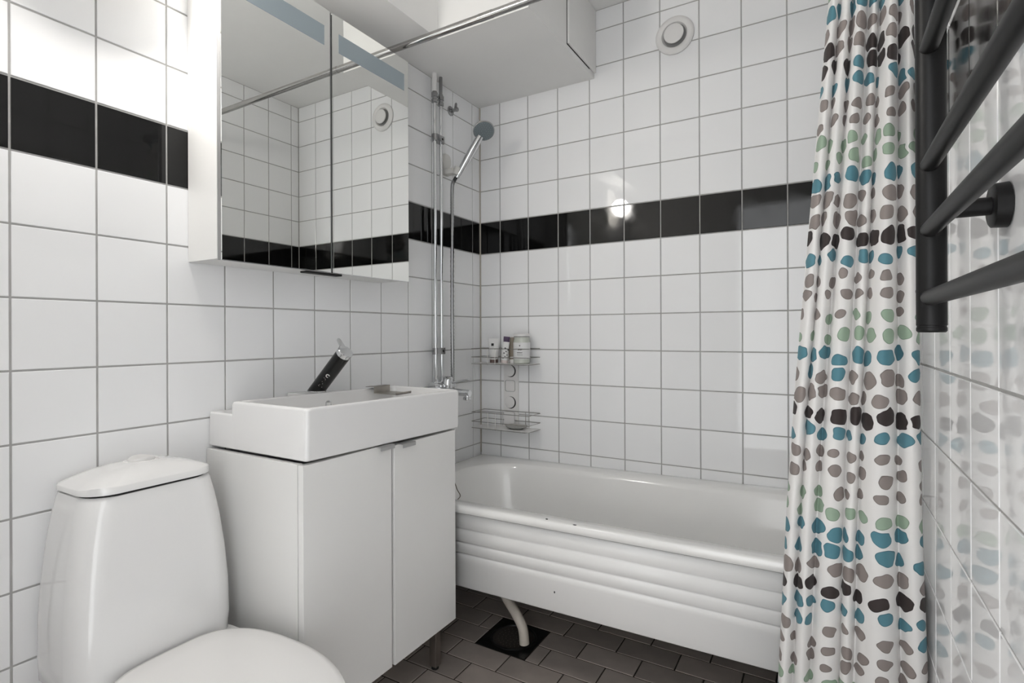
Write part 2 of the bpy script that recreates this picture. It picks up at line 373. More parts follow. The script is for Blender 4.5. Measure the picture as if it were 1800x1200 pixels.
ch = smooth_path([(0.10, -0.50, 0.527), (0.18, -0.545, 0.592), (0.262, -0.588, 0.596), (0.2883, -0.60, 0.565), (0.298, -0.601, 0.5456), (0.3159, -0.607, 0.5277), (0.325, -0.638, 0.522)], 8)

# ---------------------------------------------------------------- floor drain
dr = thing('floor_drain', 'square black floor drain with perforated round grate under the bathtub', 'drain', ((DR[0] + DR[1]) / 2, (DR[2] + DR[3]) / 2, 0))
cx, cy = dr.location.x, dr.location.y
fm = MB(); n = 40
sq = lambda hw, z: [Vector((hw * max(-1, min(1, 1.42 * math.cos(2 * math.pi * k / n))), hw * max(-1, min(1, 1.42 * math.sin(2 * math.pi * k / n))), z)) for k in range(n)]
ci = lambda r_, z: [Vector((r_ * math.cos(2 * math.pi * k / n), r_ * math.sin(2 * math.pi * k / n), z)) for k in range(n)]
fm.loft([sq(0.0985, -0.008), sq(0.0985, -0.001), ci(0.084, -0.001), ci(0.080, 0.0022), ci(0.076, 0.0022), ci(0.074, -0.006)], False, False)
fm.build('drain_frame', 'grate', dr, smooth=True)
gm = MB().lathe((0, 0, -0.008), (0, 0, 1), [(0, 0.0735), (0.004, 0.0735), (0.005, 0.070)], 40)
gm.build('grate', 'grate', dr, smooth=True)
hm = MB(); q = 0
for rr_, cnt in ((0.014, 6), (0.028, 12), (0.042, 18), (0.056, 24)):
    for k in range(cnt):
        a = 2 * math.pi * k / cnt + q; hm.lathe((rr_ * math.cos(a), rr_ * math.sin(a), -0.0034), (0, 0, 1), [(0, 0.0026), (0.0010, 0.0014)], 6)
    q += 0.2
o = hm.build('grate_studs', 'legsteel', dr); o['kind'] = 'stuff'

# ---------------------------------------------------------------- vanity cabinet
VY0, VY1, VX = -1.334, -0.742, 0.392
van = thing('vanity_cabinet', 'white two-door vanity cabinet on square legs under the wash basin', 'cabinet', (0.196, (VY0 + VY1) / 2, 0))
vz0, vz1 = 0.178, 0.8005
c = MB().box((0.002, VY0, vz0), (VX - 0.020, VY0 + 0.016, vz1), 0.0008); o = c.build('side_panel', 'foil'); rel(o, van)
c = MB().box((0.002, VY1 - 0.016, vz0), (VX - 0.020, VY1, vz1 - .012), 0.0008); o = c.build('side_panel', 'foil'); rel(o, van)
c = MB().box((0.002, VY0 + .016, vz0), (VX - 0.020, VY1 - .016, vz0 + .016)); o = c.build('bottom_panel', 'foil'); rel(o, van)
c = MB().box((0.002, VY0 + .016, vz0 + .016), (0.008, VY1 - .016, vz1 - .012)); o = c.build('back_panel', 'foil'); rel(o, van)
c = MB().box((VX - 0.060, VY0 + .016, vz1 - .03), (VX - 0.022, VY1 - .016, vz1 - .012)); o = c.build('top_rail', 'foil'); rel(o, van)
SPL = -1.0335
for (a, b, hy0, hy1, dzr) in ((VY0 + 0.001, SPL - 0.0045, -1.097, -1.043, 0.0), (SPL + 0.0045, VY1, -1.009, -0.955, -0.0075)):
    d_ = MB().box((VX - 0.0175, a, vz0 - 0.006), (VX + (0.002 if dzr else 0), b, vz1 - 0.001 + dzr), 0.001).build('door', 'foil'); rel(d_, van)
    h = MB().box((VX - 0.012, hy0, vz1 - 0.0012 + dzr), (VX + 0.018, hy1, vz1 + 0.0008 + dzr), 0.0005)
    h.box((VX + 0.016, hy0, vz1 - 0.0105 + dzr), (VX + 0.018, hy1, vz1 + 0.0006 + dzr), 0.0005)
    ho = h.build('handle', 'handle'); ho.parent = d_
o = MB().box((0.335, VY1 - 0.001, vz1 - 0.060), (0.362, VY1 + 0.005, vz1 - 0.018), 0.002).build('bracket', 'greyplastic'); rel(o, van)
for lx in (0.060, 0.328):
    for ly in (VY0 + 0.05, VY1 - 0.006 - 0.02):
        o = MB().box((lx - 0.0135, ly - 0.0135, 0.012), (lx + 0.0135, ly + 0.0135, vz0), 0.002).build('leg', 'legsteel'); rel(o, van)
        f_ = MB().lathe((lx, ly, 0.0005), (0, 0, 1), [(0, 0.010), (0.002, 0.012), (0.012, 0.012)], 14).build('foot', 'black', smooth=True); f_.parent = o

# ---------------------------------------------------------------- wash basin
BY0, BY1 = -1.3285, -0.722
bas = thing('wash_basin', 'rectangular white ceramic wash basin on the vanity cabinet', 'basin', (0.0, BY0, 0.8075), rot=(math.radians(-1.05), 0, 0))
L_ = BY1 - BY0; XB, XF = 0.107, 0.397; HZ = 0.126
b_ = MB()
def R4(i, r, z):
    p = rr_ring(XB + i, XF - i, i, L_ - i, r, z, 6)
    if i < 0.004:      # square back corners where the ledge runs on
        q = rr_ring(XB + i, XF - i, i, L_ - i, 0.0006, z, 6); p[7:21] = q[7:21]
    return p
b_.loft([R4(0.004, .006, 0), R4(0.0, .010, 0.004), R4(-0.0005, .012, HZ - 0.008), R4(0.0025, .012, HZ - 0.002), R4(0.006, .012, HZ), R4(0.011, .012, HZ - 0.0005), R4(0.0145, .012, HZ - 0.005),
         R4(0.018, .016, HZ - 0.06), R4(0.030, .022, HZ - 0.092), R4(0.055, .03, HZ - 0.098), R4(0.12, .02, HZ - 0.103)])
b_.box((0.001, -0.0003, 0), (XB + 0.012, L_ + 0.0003, 0.092), 0.006)
pc = L_ / 2 + 0.002
b_.loft([rr_ring(0.001, XB + 0.008, pc - 0.065, pc + 0.065, 0.008, z, 5) for z in (0.085, HZ - 0.006)] + [rr_ring(0.003, XB + 0.006, pc - 0.063, pc + 0.063, 0.008, HZ - 0.003, 5)])
bo = b_.build('basin_body', 'ceramic', bas, smooth=50); wn = bo.modifiers.new('wn', 'WEIGHTED_NORMAL'); wn.keep_sharp = True; wn.weight = 100
MB().lathe((XB + 0.0152, pc - 0.006, HZ - 0.036), (1, 0, 0.05), [(-0.004, 0.0125), (0.001, 0.0125), (0.002, 0.011), (0.0022, 0.0088), (-0.004, 0.0082)], 24).build('overflow_ring', 'chrome', bas, smooth=True)
MB().lathe((XB + 0.0152, pc - 0.006, HZ - 0.036), (1, 0, 0.05), [(0.0, 0.0088), (0.0012, 0.0088)], 24).build('overflow_hole', 'greyplastic', bas)
MB().lathe((0.245, pc, HZ - 0.1035), (0, 0, 1), [(0, 0.03), (0.003, 0.03), (0.005, 0.024), (0.007, 0.010)], 24).build('waste_plug', 'chrome', bas, smooth=True)

# basin faucet
ft = thing('basin_faucet', 'slanted black cylinder faucet with chrome lever on the wash basin', 'faucet', (0.068, -1.030, 0.9275))
ax = Vector((0.133, 0.0, 0.127)).normalized(); rF = 0.0232
Lf = 0.172
n = 40; u_ = Vector((0, 1, 0)); w_ = ax.cross(u_)
bot = []; top = []
for k in range(n):
    a = 2 * math.pi * k / n; off = (u_ * math.cos(a) + w_ * math.sin(a)) * rF
    t = (0.004 - off.z) / ax.z; bot.append(off + ax * t); top.append(off + ax * Lf)
MB().loft([bot, top]).build('faucet_body', 'gloss_black', ft, smooth=40)
MB().loft([[Vector((p.x * 1.03, p.y * 1.03, z)) for p in bot] for z in (0.0005, 0.004)]).build('base_ring', 'chrome', ft, smooth=40)
cp = MB().lathe(ax * Lf, ax, [(0, rF + 0.0006), (0.0135, rF + 0.0006), (0.015, rF - 0.001)], 40)
# lever tab pointing up the back
tb = -w_ if (-w_).z > 0 else w_
tabp = []
for t_, wd in ((0.010, 0.012), (0.022, 0.0085), (0.046, 0.0062), (0.050, 0.003)):
    ctr = ax * (Lf + 0.012) + tb * t_ + ax * (0.004 * (t_ / 0.05))
    tabp.append([ctr - u_ * wd - ax * .0025, ctr + u_ * wd - ax * .0025, ctr + u_ * wd + ax * .0025, ctr - u_ * wd + ax * .0025])
cp.loft(tabp); cp.build('lever', 'chrome', ft, smooth=40)
mk = MB()
def arc_patch(mb, a0, a1, t0, t1, axis, uu, ww, r, nseg=6):
    for r_ in (r,):
        vs = []
        for k in range(nseg + 1):
            a = a0 + (a1 - a0) * k / nseg; d_ = uu * math.cos(a) + ww * math.sin(a)
            for t in (t0, t1): vs += [d_ * r_ + axis * t, d_ * (r_ - 0.0008) + axis * t]
        fs = []
        for k in range(nseg):
            q = 4 * k; fs += [(q, q + 4, q + 6, q + 2), (q + 1, q + 3, q + 7, q + 5), (q, q + 1, q + 5, q + 4), (q + 2, q + 6, q + 7, q + 3)]
        fs += [(0, 2, 3, 1), (4 * nseg, 4 * nseg + 1, 4 * nseg + 3, 4 * nseg + 2)]
        mb.add(vs, fs)
# worn logo: a broken C with flecks on the upper front of the tube
pc0 = math.atan2((Vector((0.35, -1, -0.75))).dot(w_), (Vector((0.35, -1, -0.75))).dot(u_))
for k in range(8):
    t = math.radians(40 + 36 * k)
    da, dt = 0.20 * math.cos(t), 0.0052 * math.sin(t)
    arc_patch(mk, pc0 + da - .07, pc0 + da + .07, 0.092 + dt - 0.0013, 0.092 + dt + 0.0013, ax, u_, w_, rF + 0.0003, 2)
for k in range(9):
    da, dt = random.uniform(-.3, .3), random.uniform(-.05, -.012)
    arc_patch(mk, pc0 + da - .03, pc0 + da + .03, 0.092 + dt, 0.092 + dt + 0.0012, ax, u_, w_, rF + 0.0003, 2)
o = mk.build('worn_logo', 'plastic', ft); o['label'] = 'worn pale logo flecks'

# steel soap holder in the basin
sh = thing('soap_holder', 'bent brushed steel soap holder hooked over the back of the wash basin', 'soap holder', (0.14, -0.832, 0.9045))
def at_basin(v): return v
s_ = MB(); 
s_.box((-0.022, -0.022, 0.0255), (0.004, 0.052, 0.0272)); s_.box((-0.028, -0.030, 0.0255), (-0.010, 0.0, 0.0268)); s_.box((0.002, -0.022, 0.004), (0.004, 0.052, 0.0268))
s_.build('hook_plate', 'steel', sh)
s_ = MB().box((0.004, -0.022, 0.004), (0.10, 0.052, 0.006)); s_.box((0.0985, -0.022, 0.004), (0.10, 0.052, 0.011)); s_.build('tray', 'steel', sh)

# ---------------------------------------------------------------- toilet
CY = -1.540
toi = thing('toilet', 'white ceramic toilet with closed seat beside the vanity cabinet', 'toilet', (0.25, CY, 0))
def dring(xb, xf, hw, z, rb=0.03, rf=0.06, n=9, bulge=0.0):
    """D-like section: tight corners at the wall, large at the front"""
    out = []
    for cx_, cy_, r_, a0 in ((xf - rf, CY + hw - rf, rf, 0), (xb + rb, CY + hw - rb, rb, 90), (xb + rb, CY - hw + rb, rb, 180), (xf - rf, CY - hw + rf, rf, 270)):
        for k in range(n + 1):
            a = math.radians(a0 + 90 * k / n); x = cx_ + r_ * math.cos(a); y = cy_ + r_ * math.sin(a)
            if bulge and x > xf - rf: x += bulge * (1 - ((y - CY) / hw) ** 2)
            out.append(Vector((x, y, z)))
    return out
cs = []
for z, xf, hw in ((0.385, .198, .158), (0.392, .203, .163), (0.44, .205, .1655), (0.52, .202, .1645), (0.60, .197, .159), (0.68, .190, .150), (0.735, .184, .1405), (0.768, .180, .1325), (0.774, .177, .1295)):
    cs.append(dring(0.004, xf, hw, z, rb=.035, rf=.052, bulge=.004))
o = MB().loft(cs).build('cistern', 'ceramic', smooth=60); rel(o, toi)
cs = [dring(0.010, .172, .124, 0.772, rb=.035, rf=.05, bulge=.004), dring(0.010, .172, .124, 0.7795, rb=.035, rf=.05, bulge=.004)]
o = MB().loft(cs).build('dark_lid_seam', 'black'); rel(o, toi)  # shade under the cistern lid, painted as a black ring
def lidz(p, sc):
    yy = min(1, abs(p.y - CY) / .137); xx = min(1, abs(p.x - 0.095) / .093)
    return .7830 + 0.0405 * (1 - yy ** 2.0) ** .66 * (1 - xx ** 3.0) ** .58
cs = [dring(0.010, .176, .1285, .7785, rb=.035, rf=.052, bulge=.004)]
for sc_ in (1.0, .995, .98, .95, .9, .82, .7, .55, .38, .2, .06):
    rg = dring(0.006, .181, .1330, .78, rb=.035, rf=.055, bulge=.004)
    rg = [Vector((0.095 + (p.x - 0.095) * sc_, CY + (p.y - CY) * sc_, 0)) for p in rg]
    cs.append([Vector((p.x, p.y, lidz(p, sc_) if sc_ < 1 else .7800)) for p in rg])
o = MB().loft(cs).build('cistern_lid', 'ceramic', smooth=60); rel(o, toi)
bx, by, bz = 0.090, CY + 0.006, 0.8200
oval = lambda a, b2, z: [Vector((bx + b2 * math.sin(2 * math.pi * k / 32), by + a * math.cos(2 * math.pi * k / 32), z)) for k in range(32)]
fb = MB().loft([oval(.037, .034, bz - .004), oval(.037, .034, bz + .001), oval(.035, .032, bz + .0025)]).build('flush_button_ring', 'plastic', smooth=True); rel(fb, toi)
MB().loft([[p + Vector((0, 0, .003 * math.cos((p.y - by) / .028 * 2.2))) for p in oval(a_, b2_, z)] for a_, b2_, z in ((.0275, .025, bz), (.0275, .025, bz + .005), (.0255, .023, bz + .0075))]).build('flush_button', 'plastic', smooth=True).parent = fb
fb.children[0].matrix_parent_inverse = fb.matrix_parent_inverse.copy()
fb.children[0].matrix_parent_inverse = Matrix.Translation(-toi.location)
fb.children[0].matrix_parent_inverse = Matrix.Identity(4) @ (Matrix.Translation(-toi.location) @ Matrix.Translation(toi.location))
# seat lid outline (top view)
def seat_ring(sx, sy, z, n=64):
    out = []
    for k in range(n):
        a = 2 * math.pi * k / n; ca, sa = math.cos(a), math.sin(a)
        if ca >= 0: x = 0.44 + 0.265 * sx * abs(ca) ** 0.95 * 1; yy = 0.168 * sy * (1 if sa > 0 else -1) * abs(sa) ** 0.92
        else:
            x = 0.44 - 0.225 * sx * abs(ca) ** 0.52; yy = 0.168 * sy * (1 if sa > 0 else -1) * abs(sa) ** 0.50
            yy *= 1 - 0.16 * max(0, (0.44 - x) / 0.225) ** 2
        out.append(Vector((x, CY - 0.004 + yy, z)))
    return out
o = MB().loft([seat_ring(.965, .955, .398), seat_ring(.985, .98, .400), seat_ring(.985, .98, .410), seat_ring(.97, .96, .4125)]).build('seat', 'seat', smooth=50); rel(o, toi)
o = MB().loft([seat_ring(.975, .97, .4135), seat_ring(1.0, 1.0, .4155), seat_ring(1.0, 1.0, .421), seat_ring(.985, .98, .4265), seat_ring(.93, .91, .4305), seat_ring(.7, .66, .4345), seat_ring(.3, .28, .436)]).build('seat_lid', 'seat', smooth=50); rel(o, toi)
bw = []
for z, x0, x1, hw in ((0.0, .10, .50, .105), (.02, .10, .50, .105), (.12, .10, .49, .10), (.22, .08, .54, .125), (.31, .04, .64, .158), (.37, .02, .685, .168), (.396, .02, .688, .168)):
    bw.append([Vector(((x0 + x1) / 2 + (x1 - x0) / 2 * (1 if math.cos(a) > 0 else -1) * abs(math.cos(a)) ** (.95 if math.cos(a) > 0 else .5), CY - .004 + hw * (1 if math.sin(a) > 0 else -1) * abs(math.sin(a)) ** .8, z)) for a in [2 * math.pi * k / 48 for k in range(48)]])
o = MB().loft(bw).build('bowl', 'ceramic', smooth=60); rel(o, toi)

# ---------------------------------------------------------------- mirror cabinet
MY0, MY1, MZ0, MZ1, MX = -1.380, -0.688, 1.298, 2.087, 0.151
mc = thing('mirror_cabinet', 'white wall-hung mirror cabinet with two mirrored doors and frosted strips', 'cabinet', (0, (MY0 + MY1) / 2, MZ0))
o = MB().box((0.001, MY0, MZ0), (MX - 0.020, MY1, MZ1), 0.001).build('cabinet_body', 'foil'); rel(o, mc)
MS = -1.0365
for (a, b, s0, s1, ry) in ((MY0, MS - 0.0030, -1.330, -1.0615, 0.0), (MS + 0.0030, MY1, -1.0065, -0.7095, 0.0)):
    d_ = MB().box((MX - 0.018, a, MZ0 - 0.003), (MX - 0.0045, b, MZ1), 0.0006).build('door', 'greyplastic'); rel(d_, mc)
    m_ = MB().box((MX - 0.0043, a + 0.0008, MZ0 - 0.003), (MX, b - 0.0008, MZ1 - 0.0005)).build('mirror_pane', 'mirror'); m_.parent = d_
    m_ = MB().box((MX, s0, 1.9745), (MX + 0.0004, s1, 2.0335)).build('frosted_strip', 'frost'); m_.parent = d_
    m_ = MB().box((MX - 0.0046, a, MZ0 - 0.0042), (MX + 0.0002, b, MZ0 - 0.0022)).build('edge_strip', 'chrome'); m_.parent = d_
o = MB().box((MX - 0.0199, MS - 0.006, MZ0 + 0.002), (MX - 0.0185, MS + 0.006, MZ1 - 0.002)).build('door_gap_shade', 'black'); rel(o, mc)  # black strip standing in for the shade between the two doors
o = MB().box((MX - 0.040, -1.120, MZ0 - 0.010), (MX - 0.012, -0.985, MZ0 - 0.0042), 0.002).build('door_pull', 'black'); rel(o, mc)

# ---------------------------------------------------------------- exhaust valve
ev = thing('air_valve', 'round cream ventilation valve high on the tiled back wall', 'vent', (0.9335, 0, 2.2865))
MB().lathe((0, -0.0005, 0), (0, -1, 0), [(0, .0745), (.006, .0750), (.011, .070), (.013, .060), (.011, .050), (.004, .046), (.002, .044)], 48).build('ring', 'plastic', ev, smooth=True)
MB().lathe((0, -0.003, 0), (0, -1, 0), [(0, .044), (.0015, .044)], 40).build('throat', 'greyplastic', ev)
MB().lathe((0, -0.004, 0), (0, -1, 0), [(0, .012), (.012, .036), (.016, .0385), (.020, .0375), (.022, .033), (.0225, .01)], 48).build('disc', 'plastic', ev, smooth=True)

# ---------------------------------------------------------------- supply pipes and clamps
for (py, lb, mz) in ((-0.390, 'chrome riser pipe on the left wall, nearer the mirror cabinet', 2.075), (-0.3485, 'chrome riser pipe on the left wall, nearer the shower hose', 2.075)):
    p_ = thing('supply_pipe', lb, 'pipe', (0.034, py, 0.84), 'chrome riser pipes')
    zb = 0.0
    MB().tube([(0, 0, zb), (0, 0, 1.25)], 0.0075, 16).build('pipe', 'chrome', p_, smooth=True)
    MB().lathe((0, 0, 1.235), (0, 0, 1), [(0, .0085), (.002, .0125), (.014, .0125), (.016, .0105), (.024, .0105), (.026, .0135), (.042, .0135), (.044, .0100), (.050, .0100)], 20).build('coupling', 'dullchrome', p_, smooth=True)
    r_ = 0.0105 if py < -0.37 else 0.0075
    MB().tube([(0, 0, 1.283), (0, 0, 2.1995 - 0.84)], r_, 16).build('painted_pipe', 'plastic' if py < -.37 else 'dullchrome', p_, smooth=True)
for z, lb in ((1.930, 'chrome double pipe clamp near the ceiling boxing'), (1.034, 'chrome double pipe clamp just above the bath mixer')):
    c_ = thing('pipe_clamp', lb, 'clamp', (0.0, -0.369, z), 'double pipe clamps')
    m_ = MB().loft([rr_ring(.0205, .0500, -.0345, .0345, .0145, q, 6) for q in (-.0135, .0135)]); m_.build('clamp_block', 'dullchrome', c_, smooth=True)
    MB().lathe((0.0500, 0.012, 0), (1, 0, 0), [(-.001, .005), (.0006, .005)], 14).build('screw', 'black', c_)
    MB().lathe((0.0005, 0, 0), (1, 0, 0), [(0, .008), (.024, .006)], 14).build('wall_plug', 'chrome', c_, smooth=True)

# ---------------------------------------------------------------- bath mixer
bmx = thing('bath_mixer', 'chrome bath mixer tap with long spout beside the wash basin', 'faucet', (0.0, -0.355, 0.885))
MB().tube([(0.034, -0.062, 0), (0.034, 0.078, 0)], 0.021, 20).build('mixer_body', 'chrome', bmx, smooth=True)
for yy in (-0.035, 0.0065):
    MB().lathe((0.034, yy, 0.012), (0, 0, 1), [(0, .012), (.016, .012), (.018, .0095), (.026, .0095)], 16).build('union_nut', 'chrome', bmx, smooth=True)
MB().lathe((0.064, 0.005, -0.006), (0.12, 0.05, 1), [(0, .022), (.030, .0215), (.036, .019), (.042, .020), (.047, .016), (.049, .008)], 24).build('cartridge_cap', 'chrome', bmx, smooth=True)
MB().tube(smooth_path([(0.068, 0.008, 0.012), (0.100, 0.012, 0.018), (0.165, 0.02, 0.032)], 6), [0.0055 - 0.0012 * math.sin(k / 12 * 2) for k in range(13)], 12).build('lever', 'chrome', bmx, smooth=True)
sp_ = []
for t in range(9):
    x = 0.045 + 0.147 * t / 8; z = -0.016 - 0.006 * t / 8; hw = 0.014 - 0.001 * t / 8; hh = 0.014
    sp_.append([Vector((x, -0.012 + hw * math.cos(a), z + hh * math.sin(a))) for a in [2 * math.pi * k / 18 for k in range(18)]])
MB().loft(sp_).build('spout', 'chrome', bmx, smooth=True)
MB().lathe((0.178, -0.012, -0.018), (0, 0, -1), [(0, .0135), (.020, .0135), (.022, .0165), (.028, .0175), (.031, .016), (.031, .011)], 24).build('aerator', 'chrome', bmx, smooth=True)

# ---------------------------------------------------------------- hand shower, holder, hook
hold = thing('shower_holder', 'white plastic shower holder stuck on the left wall tiles', 'holder', (0.0, -0.275, 1.84))
pl = MB()
prof = [(0.058, .010), (.052, .024), (.038, .030), (.018, .030), (.002, .022), (-.012, .017), (-.034, .017), (-.038, .013)]
pl.loft([[Vector((xx, q * s2, zz)) for zz, q in prof for s2 in (1,)] + [Vector((xx, -q, zz)) for zz, q in reversed(prof)] for xx in (0.0008, 0.010)])
pl.build('back_plate', 'holder', hold, smooth=30)
cl = MB().box((0.006, -0.017, -0.036), (0.055, 0.017, -0.010), 0.005); cl.lathe((0.058, 0.0, -0.040), (0.35, 0.12, 0.9), [(0, .0165), (.032, .0175)], 18)
cl.build('clip', 'holder', hold, smooth=30)
hs = thing('hand_shower', 'chrome hand shower with grey spray face and metal hose', 'shower', (0.060, -0.272, 1.80))
HB = Vector((0.0, 0.0, -0.012)); HT = Vector((0.104, 0.030, 0.158))
dirh = (HT - HB).normalized()
hp = []; hr = []
for k in range(15):
    t = k / 14; hp.append(HB + (HT - HB) * t); hr.append(0.0105 + 0.0055 * math.sin(t * math.pi * .85) + 0.002 * t)
MB().tube(hp, hr, 20).build('handle', 'chrome', hs, smooth=True)
nf = Vector((0.40, -0.48, -0.78)).normalized()
hc = HT + dirh * 0.030 + nf * 0.004
MB().lathe(hc - nf * 0.016, nf, [(0, .012), (.003, .028), (.009, .042), (.016, .0470), (.020, .0465), (.021, .044)], 40).build('head_shell', 'chrome', hs, smooth=True)
face = MB().lathe(hc - nf * 0.016, nf, [(.0200, .0435), (.0222, .0432), (.0228, .040)], 40).build('spray_face', 'spray', hs, smooth=True)
nz = MB(); fu = nf.cross(Vector((0, 0, 1))).normalized(); fv = nf.cross(fu)
for rad_, cnt in ((.010, 6), (.020, 12), (.029, 18), (.037, 24)):
    for k in range(cnt):
        a = 2 * math.pi * k / cnt; nz.lathe(hc - nf * 0.016 + nf * .0226 + (fu * math.cos(a) + fv * math.sin(a)) * rad_, nf, [(0, .0014), (.0012, .001)], 6)
o = nz.build('nozzles', 'spraydark', hs); o['kind'] = 'stuff'
path = smooth_path([HB + Vector((0, 0, 0.004)), HB + Vector((-0.009, -0.004, -0.012)), (-0.0125, -0.014, -0.05), (-0.012, -0.018, -0.14), (-0.008, -0.024, -0.35), (-0.006, -0.028, -0.6), (-0.004, -0.030, -0.78), (-0.004, -0.030, -0.905)], 24)
radii = [0.0078 + (0.0009 if k % 2 else -0.0004) for k in range(len(path))]
MB().tube(path, radii, 12).build('hose', 'dullchrome', hs, smooth=True)
wh = thing('wall_hook', 'small chrome wall hook on the left wall near the corner', 'hook', (0.0, -0.236, 2.103))
MB().lathe((0.0005, 0, 0), (1, 0, 0), [(0, .0215), (.003, .0215), (.006, .016), (.007, .009)], 24).build('rosette', 'dullchrome', wh, smooth=True)
h_ = MB().lathe((0.005, 0, 0), (1, 0, 0), [(0, .0075), (.022, .0075), (.030, .010), (.036, .009), (.038, .005)], 18); h_.lathe((0.029, 0, 0.004), (0.12, 0, 1), [(0, .0065), (.022, .0055), (.026, .003)], 14)
h_.build('peg', 'dullchrome', wh, smooth=True)

# ---------------------------------------------------------------- shower caddy and its contents
cad = thing('shower_caddy', 'two-tier wire shower caddy on the back wall near the corner', 'shower caddy', (0.18, 0.0, 0.66))
bp_ = MB().loft([rr_ring(-0.044, 0.034, 0.0, 0.385, 0.012, q, 5) for q in (0.0, 0.006)])
bp_.v = [(x, -0.0008 - z, y) for x, y, z in bp_.v]; bp_.build('back_plate', 'plastic', cad)
for zc in (0.125, 0.272):
    k_ = MB().lathe((-0.011, -0.007, zc), (0, -1, 0), [(0, .0265), (.004, .0265), (.005, .024)], 32).build('suction_knob', 'plastic', cad, smooth=True)
    MB().lathe((-0.0075, -0.0065, zc - 0.001), (0, -1, 0), [(0, .0285), (.0012, .0285)], 32).build('knob_shadow', 'black', k_)  # painted shadow of the knob, a black disc set slightly off-centre
fr_ = MB()
ringo = rr_ring(-0.037, 0.017, 0.175, 0.228, 0.010, 0, 5); ringi = rr_ring(-0.0355, 0.0155, 0.1765, 0.2265, 0.009, 0, 5)
fr_.loft([[Vector((p.x, -0.0068, p.y)) for p in ringo], [Vector((p.x, -0.0085, p.y)) for p in ringo], [Vector((p.x, -0.0085, p.y)) for p in ringi], [Vector((p.x, -0.0068, p.y)) for p in ringi]], False, False)
fr_.build('badge_outline', 'greyplastic', cad)
for zb, nm, ht in ((0.308, 'top_basket', (0.0, 0.031, 0.070)), (0.012, 'bottom_basket', (0.0, 0.030, 0.073))):
    w = MB()
    for q, dz in enumerate(ht):
        x0, x1, yb, yf = -0.150, 0.150, -0.012, -0.120
        if q == 0: pts = [(x0, yb + .0, dz), (x0, yf, dz), (x1 - 0.02, yf, dz), (x1, yf + .04, dz), (x1, yb, dz)]
        else: pts = [(x0, yb, dz), (x0, yf, dz), (x1, yf, dz), (x1, yb, dz), (x0, yb, dz)]
        w.tube([(a, b, zb + c_) for a, b, c_ in pts], 0.0017, 7)
    for xx in (-0.062, -0.022):
        w.tube([(xx, -0.120, zb + ht[-1]), (xx, -0.120, zb - 0.004)], 0.0015, 6)
    for xx in (-0.048, 0.075):
        w.tube([(xx, -0.013, zb + ht[-1]), (xx, -0.013, zb)], 0.0015, 6)
    wo = w.build(nm, 'wire', cad, smooth=True)
    MB().box((-0.147, -0.117, zb + 0.0015), (0.147, -0.014, zb + 0.0035), 0.0006).build('tray', 'plastic', wo)
MB().loft([[Vector((p.x, -0.0075 - q, p.y)) for p in rr_ring(-0.037, 0.017, 0.024, 0.080, 0.008, 0, 4)] for q in (0.0, 0.010)]).build('soap_bracket', 'plastic', cad)
ZT = 0.66 + 0.308 + 0.0037   # top tray surface
def squeeze_tube(name, label, x, y, rot, capm, capr, caph, bodym, h, wid, parts=(), lean=0.0):
    t = thing(name, label, 'tube', (x, y, ZT), rot=(0, lean, rot))
    MB().lathe((0, 0, 0.0003), (0, 0, 1), [(0, capr), (caph - .001, capr), (caph, capr - .001)], 24).build('cap', capm, t, smooth=True)
    rings_ = []
    for k in range(9):
        s = k / 8; rx = capr + (wid - capr) * min(1, s * 1.3); ry = capr * (1 - s) ** .8 + 0.0012
        rings_.append([Vector((rx * math.cos(a), ry * math.sin(a), caph + (h - caph) * s)) for a in [2 * math.pi * q / 24 for q in range(24)]])
    MB().loft(rings_).build('tube_body', bodym, t, smooth=True)
    for nm, mt, u0, u1, z0, z1 in parts:
        def surf(u, z, off):
            s = (z - caph) / (h - caph); rx = capr + (wid - capr) * min(1, s * 1.3); ry = capr * (1 - s) ** .8 + 0.0012
            return Vector((u, -ry * math.sqrt(max(0, 1 - (u / rx) ** 2)) - off, z))
        N_ = 6; vs = []; fs = []
        for i in range(N_ + 1):
            for j in range(3):
                u = u0 + (u1 - u0) * i / N_; z = z0 + (z1 - z0) * j / 2; vs.append(surf(u, z, 0.0004)); vs.append(surf(u, z, -0.0004))
        for i in range(N_):
            for j in range(2):
                a = (i * 3 + j) * 2; b = ((i + 1) * 3 + j) * 2; fs.append((a, b, b + 2, a + 2)); fs.append((a + 1, a + 3, b + 3, b + 1))
        MB().add(vs, fs).build(nm, mt, t)
    return t
squeeze_tube('toiletry_tube', 'white tube with black square mark standing on a brown cap in caddy', 0.118, -0.066, 0.42, 'brown', 0.0195, 0.016, 'tube_white', 0.112, 0.026,
             [('square_mark', 'ink', -0.011, 0.001, 0.078, 0.090), ('print_line', 'greyplastic', -0.011, 0.001, 0.072, 0.0732), ('neck_band', 'brown', -0.019, 0.019, 0.0215, 0.0235)])
marks = [('print_mark', 'ink', -.011 + .008 * (k % 3) + .001 * k, -.004 + .007 * (k % 3) + .001 * k, .022 + .0075 * k, .0262 + .0075 * k) for k in range(7)]
squeeze_tube('toiletry_tube', 'pale pink tube with purple end and dark printing in caddy', 0.182, -0.078, 0.45, 'tube_pink', 0.0165, 0.014, 'tube_white', 0.122, 0.0150,
             [('purple_band', 'purple', -0.0142, 0.0142, 0.098, 0.1215)] + marks, lean=0.10)
squeeze_tube('toiletry_tube', 'bronze tube standing on a white cap in caddy', 0.212, -0.048, 0.45, 'plastic', 0.0175, 0.018, 'bronze', 0.118, 0.0185,
             [('print_line', 'label', -0.012, 0.010, 0.026, 0.0295)], lean=-0.06)
jar = thing('glass_jar', 'clear glass jar with white lid and white label in caddy', 'jar', (0.2665, -0.066, ZT))
RJ = 0.0375
